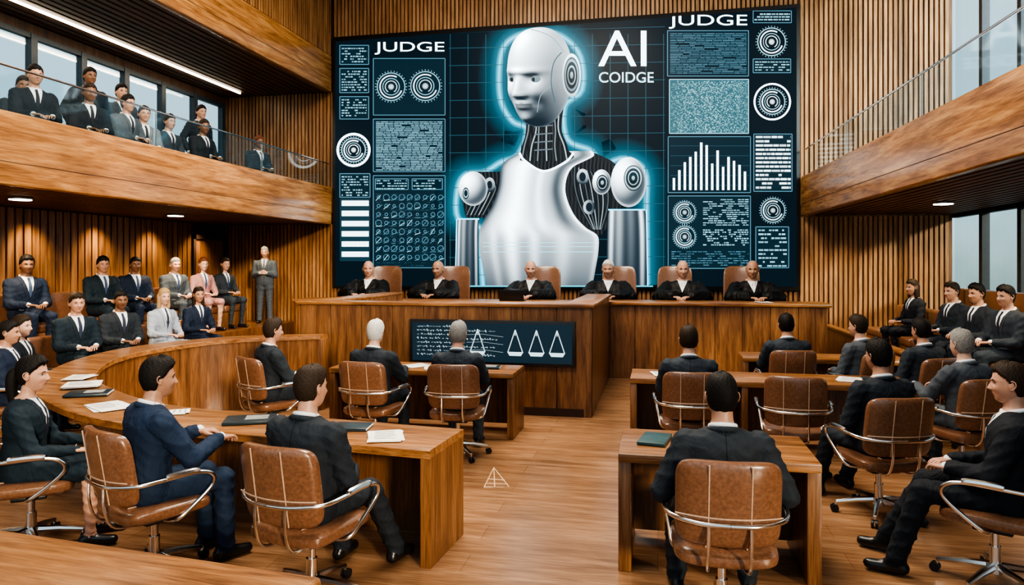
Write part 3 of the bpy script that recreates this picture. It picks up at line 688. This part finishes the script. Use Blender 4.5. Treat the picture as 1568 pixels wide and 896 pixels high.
# ------------------------------------------------------------------ flat screens (vertex coloured graphics)
class GR:
    def __init__(s,fn): s.v=[];s.f=[];s.c=[];s.fn=fn
    def raw(s,pts,faces,cols,l):
        o=len(s.v)
        for (u,v),c in zip(pts,cols): s.v.append(s.fn(u,v,l)); s.c.append((*c,1))
        s.f.extend([tuple(i+o for i in q) for q in faces])
    def rect(s,u0,v0,u1,v1,c,l): s.raw([(u0,v0),(u1,v0),(u1,v1),(u0,v1)],[(0,3,2,1)],[c]*4,l)
    def poly(s,pts,c,l): s.raw(pts,[tuple(range(len(pts)))],[c]*len(pts),l)
    def line(s,pts,w,c,l,c2=None):
        P=[np.array(p,float) for p in pts]; A=[];C=[];F=[]
        for i,p in enumerate(P):
            d=P[min(i+1,len(P)-1)]-P[max(i-1,0)]; d/=np.linalg.norm(d)+1e-9; n=np.array([-d[1],d[0]])*w/2
            if c2 is None: A+=[p-n,p+n]; C+=[c,c]
            else:
                md=tuple(b_+(a_-b_)*.33 for a_,b_ in zip(c,c2)); A+=[p-n,p-n*.45,p,p+n*.45,p+n]; C+=[c2,md,c,md,c2]
        k=2 if c2 is None else 5
        for i in range(len(P)-1):
            for j in range(k-1): a=i*k+j; F.append((a,a+1,a+k+1,a+k))
        s.raw([tuple(a) for a in A],F,C,l)
    def frame(s,u0,v0,u1,v1,c,l,w=1.2): s.line([(u0,v0),(u1,v0)],w,c,l);s.line([(u0,v1),(u1,v1)],w,c,l);s.line([(u0,v0),(u0,v1)],w,c,l);s.line([(u1,v0),(u1,v1)],w,c,l)
    def ring(s,cu,cv,r,w,c,l,n=40,a0=0,a1=360,ry=None,c2=None):
        ry=ry or r; s.line([(cu+r*math.cos(rad(a0+(a1-a0)*i/n)),cv+ry*math.sin(rad(a0+(a1-a0)*i/n))) for i in range(n+1)],w,c,l,c2)
    def disc(s,cu,cv,rx,ry,fn,l,n=36,m=8):
        pts=[(cu,cv)];C=[fn(0,0)];F=[]
        for i in range(1,m+1):
            for j in range(n):
                a=2*math.pi*j/n; x,y=math.cos(a)*i/m,math.sin(a)*i/m; pts.append((cu+rx*x,cv+ry*y)); C.append(fn(x,y))
        for j in range(n): F.append((0,1+j,1+(j+1)%n))
        for i in range(m-1):
            for j in range(n): a=1+i*n+j;b=1+i*n+(j+1)%n; F.append((a,a+n,b+n,b))
        s.raw(pts,F,C,l)
    def rows(s,rows,fn,l,n=44,sub=8):
        P=smoothpath([(r[0],r[1],r[2]) for r in rows],sub)
        pts=[];C=[];F=[]
        for i,p in enumerate(P):
            for j in range(n+1):
                t=j/n; u=p[1]+(p[2]-p[1])*t; pts.append((u,p[0])); C.append(fn(t,p[0],u))
        for i in range(len(P)-1):
            for j in range(n): a=i*(n+1)+j; F.append((a,a+n+1,a+n+2,a+1))
        s.raw(pts,F,C,l)
    def text(s,txt,u0,v0,u1,v1,c,l,bold=0):
        cu=bpy.data.curves.new('t','FONT'); cu.body=txt; cu.offset=bold; o=bpy.data.objects.new('t',cu); SC.collection.objects.link(o)
        dg=bpy.context.evaluated_depsgraph_get(); me=bpy.data.meshes.new_from_object(o.evaluated_get(dg))
        xs=[v.co.x for v in me.vertices]; ys=[v.co.y for v in me.vertices]; x0,x1,y0,y1=min(xs),max(xs),min(ys),max(ys)
        pts=[(u0+(v.co.x-x0)/(x1-x0)*(u1-u0),v1-(v.co.y-y0)/(y1-y0)*(v1-v0)) for v in me.vertices]
        s.raw(pts,[tuple(p.vertices) for p in me.polygons],[c]*len(pts),l)
        bpy.data.objects.remove(o); bpy.data.meshes.remove(me)
    def scrib(s,u0,v0,u1,v1,step,c,l,h=1.2,gap=.25,seg=9):
        v=v0
        while v<v1:
            u=u0
            while u<u1:
                w=random.uniform(.3,1)*seg
                if random.random()>gap: k=random.uniform(.5,1); s.rect(u,v,min(u+w,u1),v+h,tuple(q*k for q in c),l)
                u+=w+1.2
            v+=step
    def obj(s,name,mat,parent):
        me=bpy.data.meshes.new(name); me.from_pydata(s.v,[],s.f); me.materials.append(mat)
        a=me.color_attributes.new('Col','FLOAT_COLOR','POINT'); a.data.foreach_set('color',np.array(s.c,dtype=float).ravel()); me.update()
        o=bpy.data.objects.new(name,me); SC.collection.objects.link(o); o.parent=parent; return o
def colmat(name,st):
    m,nt,b=new_mat(name,(0,0,0),.35); a=N(nt,'ShaderNodeVertexColor',layer_name='Col'); nt.links.new(a.outputs[0],b.inputs['Emission Color']); b.inputs['Emission Strength'].default_value=st; b.inputs['Specular IOR Level'].default_value=.12; return m
SCRM=colmat('screen_pixels',1.4)
tt=math.tan(rad(11.8)); cc,ss=math.cos(rad(11.8)),math.sin(rad(11.8))
# screen artwork sheet coordinates (u right, v down) -> metres on the wall-mounted screen; clipped to the panel
def scr(u,v,l):
    u=min(max(u,517),1218); v=min(max(v,66-(u-517)*.0728),439)
    a=(u-784)/1069; X=14.5*(a-tt)/(1+a*tt); d=cc*14.5-ss*X
    return (X,14.385-.0035*l,1.9+(405-v)*d/1069)
emp=bpy.data.objects.new('video_wall_screen',None); SC.collection.objects.link(emp)
b=MB(); b.bbox(-7.09,2.70,14.39,14.50,1.38,6.96,BLACKP,.015); b.obj('screen_body',emp)
BG=(.0045,.012,.019); W=(1.5,1.8,1.92); C1=(.30,.58,.68); C2=(.085,.20,.265); C3=(.028,.070,.095); CY=(.25,1.1,1.5)
g=GR(scr)
g.raw([(517,65),(1218,14),(1218,440),(517,438)],[(0,3,2,1)],[BG]*4,0)
sil=[(742,438),(738,385),(738,350),(704,335),(703,290),(716,268),(745,264),(768,250),(795,238),(808,200),(787,188),(770,160),(766,120),(772,77),(795,57),(830,51),(864,60),(890,90),(892,140),(866,165),(870,215),(906,232),(922,252),(958,244),(988,264),(990,320),(991,436)]
g.line(smoothpath(sil,5),66,(.015,.16,.23),1,BG)
g.line(smoothpath(sil,5),11,(.16,.70,.95),2,(.015,.15,.21))
for v0 in range(0,15):
    v=50+v0*26.5; g.line([(690,v),(1018,v-1.2*(5-v0*.3))],.9,(.03,.09,.115),2.5)
for k in range(13): g.line([(692+k*27,55),(692+k*27,438)],.9,(.03,.09,.115),2.5)
def panel(u0,v0,u1,v1,c=C2,fill=(.008,.023,.034)): g.rect(u0,v0,u1,v1,fill,1); g.frame(u0,v0,u1,v1,c,2)
def dial(u,v,r,br=1.0):
    g.ring(u,v,r,1.4,tuple(q*br for q in C1),2); g.ring(u,v,r*.80,1.9,tuple(q*br*.7 for q in W),2,a0=20,a1=300); g.ring(u,v,r*.60,1.0,C1,2); g.ring(u,v,r*.42,1.3,tuple(q*br*.45 for q in W),2,a0=120,a1=420); g.disc(u,v,r*.22,r*.22,lambda x,y:tuple(q*br*(.45-.35*(x*x+y*y)) for q in W),2)
    for k in range(32):
        a=rad(k*11.25); g.line([(u+r*1.08*math.cos(a),v+r*1.08*math.sin(a)),(u+r*1.16*math.cos(a),v+r*1.16*math.sin(a))],.8,C1,2)
for r in((524,72,568,101),(524,107,568,144),(524,150,568,184),(524,267,570,303)): panel(*r); g.scrib(r[0]+3,r[1]+4,r[2]-3,r[3]-3,4,C1,3,1.8,.3,5)
g.rect(524,305,570,400,(.015,.04,.055),1)
for k in range(6): g.rect(527,308+k*15.5,568,316+k*15.5,(1.2,1.45,1.52),2)
dial(545,231,18,1.1); g.ring(545,231,24,3.6,W,3)
g.text('JUDGE',577,67,683,86,W,3,.0); panel(575,92,684,178); dial(602,135,21,.75); dial(654,134,22,.75)
panel(575,184,684,264); g.scrib(579,188,680,261,2.6,C1,2,1.1,.05,14)
panel(575,270,684,410); panel(578,275,628,291); panel(634,275,680,291); g.scrib(580,277,626,290,4,C1,3,1.6,.3,6); g.scrib(636,277,678,290,4,C1,3,1.6,.3,6)
for i in range(8):
    for j in range(9):
        u,v=583+j*11.8,303+i*13; g.ring(u,v,random.uniform(2,5),1.0,C2,2,7); g.line([(u-4,v+5),(u+random.uniform(2,6),v+random.uniform(-5,5))],.8,C1 if random.random()<.25 else C2,3)
g.scrib(579,298,681,408,4,C3,2,1.2,.5,7)
g.text('AI',917,50,990,104,W,4,.0); g.text('COIDGE',918,113,1001,129,(.7,.95,1.02),4,.005)
g.text('JUDGE',1024,26,1143,47,W,3,.0); panel(1022,50,1145,119); g.scrib(1026,54,1142,116,2.6,C2,2,1.2,.04,20)
panel(1025,124,1145,206,C1,(.04,.11,.135))
for k in range(2600):
    u,v=random.uniform(1027,1143),random.uniform(126,204); q=random.uniform(.2,1)*(.6+.4*math.sin((u-1027)/37)); g.rect(u,v,u+1.2,v+1.0,(.38*q,.74*q,.82*q),2)
panel(1023,211,1148,296,C2)
for k in range(14):
    h=[18,30,42,50,58,72,68,40,60,35,50,44,38,28][k]; u=1030+k*8.3; g.rect(u,292-h,u+3.4,292,W,2)
for k in range(5): g.line([(1026,225+k*15),(1146,225+k*15)],.8,C3,2)
panel(1023,301,1148,411); dial(1048,326,16,.6); dial(1048,363,16,.6); g.scrib(1076,306,1145,345,3.2,C1,2,1.4,.3,9); g.scrib(1076,352,1145,375,3.2,C1,2,1.8,.4,5); g.scrib(1028,385,1145,408,3.4,C2,2,1.4,.3,9)
g.scrib(1154,24,1208,36,4.2,C1,3,2.2,.2,8); g.frame(1152,20,1210,38,C2,2)
dial(1180,67,21,1.0); panel(1152,93,1209,114); g.scrib(1155,97,1207,112,4,C1,3,1.6,.3,8); dial(1181,158,19,1.0); g.ring(1181,158,27,2.6,W,3)
panel(1153,207,1211,294)
for k in range(13): g.scrib(1156,210+k*6.4,1209,212+k*6.4,9,(1.0,1.25,1.32),2,3.2,.08,14)
dial(1182,323,18,.7); panel(1156,348,1206,410); g.scrib(1160,352,1203,407,6,C1,2,2.4,.35,8)
# --- robot portrait
def met(t): t=max(t,0); t=t**1.35*2.0; return tuple(min(3,q) for q in (t*.85+.006,t*.97+.018,t*1.03+.03))
def G(t,c,w): return math.exp(-((t-c)/w)**2)
def tank(t,v,u):
    a=.50+.55*G(t,.30,.14)+.24*G(t,.60,.05)-.38*G(t,0,.07)-.34*G(t,.86,.10)+.45*G(t,.985,.02)-.08*math.sin((v-233)/40)
    q=max(0,(v-352)/86)
    c=(.34+.60*G(t,.27,.05)+.34*G(t,.46,.04)+.30*G(t,.12,.03)+.25*G(t,.70,.06)+.3*G(t,.98,.02))*(1-.70*q)
    k=min(1,max(0,(v-335)/38)); k=k*k*(3-2*k)
    return met(min(a*(1-k)+c*k,1.2))
g.rows([(233,800,908),(240,789,910),(247,777,898),(256,770,880),(268,768,871),(285,766,867),(300,762,868),(318,755,874),(335,745,884),(350,738,899),(362,736,916),(385,737,917),(410,742,913),(438,748,908)],tank,5)
def dark(t,v,u):
    s=.012+.04*abs(math.sin(u*.55+.3*math.sin(v*.2)))**6
    return (s*.8,s*.95,s*1.1)
g.rows([(160,812,866),(185,808,862),(210,806,862),(228,800,868),(242,800,880),(252,812,862),(262,828,846)],dark,8)
def cable(pts,w,l,b=.5):
    P=smoothpath(pts,6); g.line(P,w,(.010,.015,.019),l); g.line([(p[0]-w*.12,p[1]) for p in P],w*.26,(b*.7,b*.85,b*.92),l+.15)
for k,(u0,u1) in enumerate(((812,806),(821,817),(830,827),(840,839),(850,852),(859,866))):
    cable([(u0,168),(u0+3*math.sin(k*2),200),(u1,225),(u1+(u1-835)*.15,248)],7.5,9,.22+.25*(k%2))
for k in range(4): g.line([(820,196+k*12),(848,194+k*12)],2,(.10,.13,.15),9.5)
g.rows([(264,722,768),(278,712,770),(298,708,764),(316,712,757),(334,716,747)],dark,4)
for k in range(5): cable([(720+k*9,272+2*k),(733+k*7,292),(718+k*6,330)],6,4.4,.15+.2*(k%2))
g.disc(752,284,8,11,lambda x,y:met(.2-.2*y),4.9); g.disc(752,284,4,6,lambda x,y:(.01,.02,.03),5)
g.rows([(236,903,912),(250,884,940),(268,871,948),(295,868,952),(320,875,950),(342,888,935),(360,912,922)],dark,4)
for k in range(7): cable([(882+k*6,256+k*2),(882+k*8,285),(890+k*7,315),(910+k*2,352)],6,4.4,.12+.22*(k%2))
g.disc(893,272,9,12,lambda x,y:met(.25-.25*y),4.9); g.disc(893,272,5,7,lambda x,y:(.01,.02,.03),5); g.disc(903,318,9,11,lambda x,y:met(.2-.2*x),4.9); g.disc(903,318,5,7,lambda x,y:(.01,.02,.03),5)
def arm(t,v,u):
    s=.04+.60*G(t,.10,.05)+.26*G(t,.30,.10)+.6*G(t,.88,.05)+.10*G(t,.6,.1)
    return met(s*(1-(v-322)/180))
g.rows([(336,703,736),(360,702,735),(438,700,736)],arm,3.5)
g.rows([(322,932,988),(345,931,990),(380,930,991),(438,929,991)],arm,4.2)
g.line([(932,322),(988,322)],2,CY,5); g.line([(703,336),(736,336)],2,CY,5); g.line([(702,336),(700,438)],1.6,CY,5); g.line([(990,322),(992,438)],1.6,CY,5)
def ball(x,y):
    n=math.sqrt(max(0,1-x*x-y*y)); s=max(0,-.45*x-.5*y+.74*n); return met(.06+.95*s**2.4+.35*(1-n)**3)
g.disc(727,290,22,26,ball,6); g.disc(963,280,27,38,ball,6); g.disc(922,280,14,19,ball,6.5)
for r,c in((17,(.02,.05,.06)),(15.5,(.38,.48,.52)),(13,(.02,.04,.05)),(9.5,(.45,.56,.6)),(8,(.01,.03,.04)),(3,(.3,.4,.4))):
    g.disc(970,274,r*.85,r*1.15,lambda x,y,c=c:tuple(k*(1-.4*y) for k in c),7+(17-r)*.05)
for r,c in((11,(.01,.02,.03)),(9,(.4,.5,.55)),(7.5,(.01,.02,.03)),(3,(.3,.4,.4))): g.disc(923,281,r*.8,r*1.1,lambda x,y,c=c:tuple(k*(1-.4*y) for k in c),7.2+(17-r)*.05)
for r,c in((9,(.01,.03,.04)),(7,(.35,.45,.5)),(5,(.01,.03,.04))): g.disc(716,297,r*.55,r,lambda x,y,c=c:c,7+(17-r)*.05)
hv,hf,hmt,ex=head_mesh(True,'bald',0,True)
R=np.array(Matrix.Rotation(rad(146),3,'Z')@Matrix.Rotation(rad(-6),3,'X'))
q=hv@R.T
me=bpy.data.meshes.new('t'); me.from_pydata(q.tolist(),[],hf); me.update(); nr=np.empty(len(q)*3); me.vertices.foreach_get('normal',nr); nr=nr.reshape(-1,3); bpy.data.meshes.remove(me)
if (nr*q).sum()<0: nr=-nr
def shade(n):
    vx,vy,vz=n[0],-n[1],n[2]
    l1=max(0,-.50*vx+.60*vy+.62*vz); l2=max(0,.80*vx+.35*vy+.2*vz); f=1-max(0,vy)
    return met(.08+.76*l1**1.7+.22*l2**3+.50*l1**16+.35*l2**14+.20*f**3-.15*max(0,-vz))
cols=[shade(n) for n in nr]
lipset=set(i for f_,t_ in zip(hf,hmt) if t_=='lip' for i in f_)
cols=[tuple(k*.5 for k in c) if i in lipset else c for i,c in enumerate(cols)]
sc=640
pts=[(828+p[0]*sc,121-p[2]*sc*.99) for p in q]
o0=len(g.v)
for (u,v),c,p in zip(pts,cols,q): x,y,z=scr(u,v,12+(-p[1]+.11)*30); g.v.append((x,y,z)); g.c.append((*c,1))
g.f.extend([tuple(i+o0 for i in f) for f in hf])
for (evv,eff),tg in ex:
    if tg in('eye','iris'):
        e=np.array(evv)@R.T; o0=len(g.v); cl={'eye':(.14,.20,.22,1),'iris':(.008,.02,.03,1)}[tg]
        for p in e: x,y,z=scr(828+p[0]*sc,121-p[2]*sc*.99,12.2+(-p[1]+.11)*30); g.v.append((x,y,z)); g.c.append(cl)
        g.f.extend([tuple(i+o0 for i in f) for f in eff])
for r,c in((1.0,(.75,.9,.98)),(.84,(.05,.09,.11)),(.74,(.25,.33,.37)),(.62,(.015,.035,.045)),(.45,(.35,.46,.5)),(.36,(.015,.03,.04)),(.16,(.3,.42,.45))):
    g.disc(877,119,14*r,33*r,lambda x,y,c=c:tuple(k*(1-.45*y+.2*x) for k in c),21+(1-r)*3)
g.line(smoothpath([(862,84),(850,100),(846,130),(852,160)],5),1.6,(.04,.10,.13),20.5); g.line(smoothpath([(815,49),(845,60),(866,84)],5),1.2,(.2,.3,.34),20.5); g.line(smoothpath([(846,135),(830,150),(825,175)],5),1.0,(.2,.3,.34),20.5)
g.line(smoothpath([(798,236),(806,248),(835,264),(868,250),(880,236)],6),3.2,W,22)
for v in(372,378,386): g.line([(742,v),(912,v)],.8,(.25,.8,1.0),10)
g.line([(700,438),(1000,438)],2.0,(.1,.5,.65),10)
g.obj('screen_graphics',SCRM,emp)
# ---- bench front display
emp2=bpy.data.objects.new('bench_display_board',None); SC.collection.objects.link(emp2)
b=MB(); b.bbox(-3.16,-1.00,8.615,8.655,.62,1.19,BLACKP,.008); b.obj('board_frame',emp2)
def brd(u,v,l): return (-3.12+u*2.08,8.612-.0012*l,.66+(1-v)*.49)
g=GR(brd); g.rect(0,0,1,1,(.012,.025,.035),0); Wd=(.55,.68,.72)
def scl(cu,s):
    g.line([(cu,.15),(cu-.045*s,.72)],.0055,Wd,1);g.line([(cu,.15),(cu+.045*s,.72)],.0055,Wd,1);g.line([(cu,.15),(cu,.3)],.005,Wd,1)
    g.poly([(cu-.05*s,.72),(cu+.05*s,.72),(cu+.035*s,.82),(cu-.035*s,.82)],Wd,1)
for u in(.42,.655,.785,.91): scl(u,1)
for r in range(8):
    v=.10+r*.105; u=.03
    while u<.33+.2*(r%2):
        w=random.uniform(.006,.02); g.line([(u,v),(u+w*.4,v-random.uniform(0,.045)),(u+w*.7,v+random.uniform(0,.03)),(u+w,v-.01)],.0035,tuple(q*.8 for q in Wd),1); u+=w+random.choice([.003,.004,.014])
for k in range(3): g.line([(.35,.3+k*.2),(.45,.28+k*.2),(.58,.34+k*.2)],.0035,Wd,1)
g.obj('board_graphics',SCRM,emp2)
# ------------------------------------------------------------------ lights
def area(name,loc,rot,sx,sy,e,col):
    l=bpy.data.lights.new(name,'AREA'); l.shape='RECTANGLE'; l.size=sx; l.size_y=sy; l.energy=e; l.color=col
    o=bpy.data.objects.new(name,l); SC.collection.objects.link(o); o.location=loc; o.rotation_euler=rot; return o
area('overhead_fill_light',(-2.2,9.0,8.1),(0,0,0),4,2.5,700,(1,.88,.72))  # added fill lamp under the unseen ceiling, no fixture behind it
area('overhead_fill_light',(-1.5,3.8,8.1),(0,0,0),3.5,2.5,440,(1,.90,.76))  # second added overhead fill, also without a fixture
area('window_daylight',(XR+.4,10,5.4),(0,rad(90),0),4.5,8,460,(.82,.93,1))
area('linear_light_glow',(-9.1,9,5.68),(0,0,0),.1,9,70,(1,.82,.6))
s=bpy.data.lights.new('sun','SUN'); s.energy=2.5; s.color=(1,.83,.60); s.angle=rad(5)
o=bpy.data.objects.new('sun',s); SC.collection.objects.link(o); o.rotation_euler=Vector((-.60,.76,-.25)).to_track_quat('-Z','Y').to_euler()
w=bpy.data.worlds.new('world'); SC.world=w; w.use_nodes=True; nt=w.node_tree; bg=nt.nodes['Background']
tc=N(nt,'ShaderNodeTexCoord'); sp=N(nt,'ShaderNodeSeparateXYZ'); nt.links.new(tc.outputs['Generated'],sp.inputs[0])
no=N(nt,'ShaderNodeTexNoise'); no.inputs['Scale'].default_value=14; no.inputs['Detail'].default_value=6; nt.links.new(tc.outputs['Generated'],no.inputs['Vector'])
ma=N(nt,'ShaderNodeMath',operation='MULTIPLY_ADD'); ma.inputs[1].default_value=.16; nt.links.new(no.outputs['Fac'],ma.inputs[0]); nt.links.new(sp.outputs[2],ma.inputs[2])
r=ramp(nt,[(.0,(.28,.38,.37)),(.09,(.46,.62,.63)),(.18,(.62,.84,.94)),(.5,(.64,.86,1.0))]); nt.links.new(ma.outputs[0],r.inputs[0]); nt.links.new(r.outputs[0],bg.inputs[0]); bg.inputs[1].default_value=.85
# ------------------------------------------------------------------ camera
c=bpy.data.cameras.new('camera'); c.sensor_width=36; c.lens=1069/1568*36; c.shift_y=-(448-405)/1568; c.clip_start=.05; c.clip_end=200
o=bpy.data.objects.new('camera',c); SC.collection.objects.link(o); o.location=(0,0,1.9); o.rotation_euler=(rad(90),0,rad(11.8)); SC.camera=o
SC.view_settings.look='AgX - High Contrast'; SC.view_settings.exposure=.32
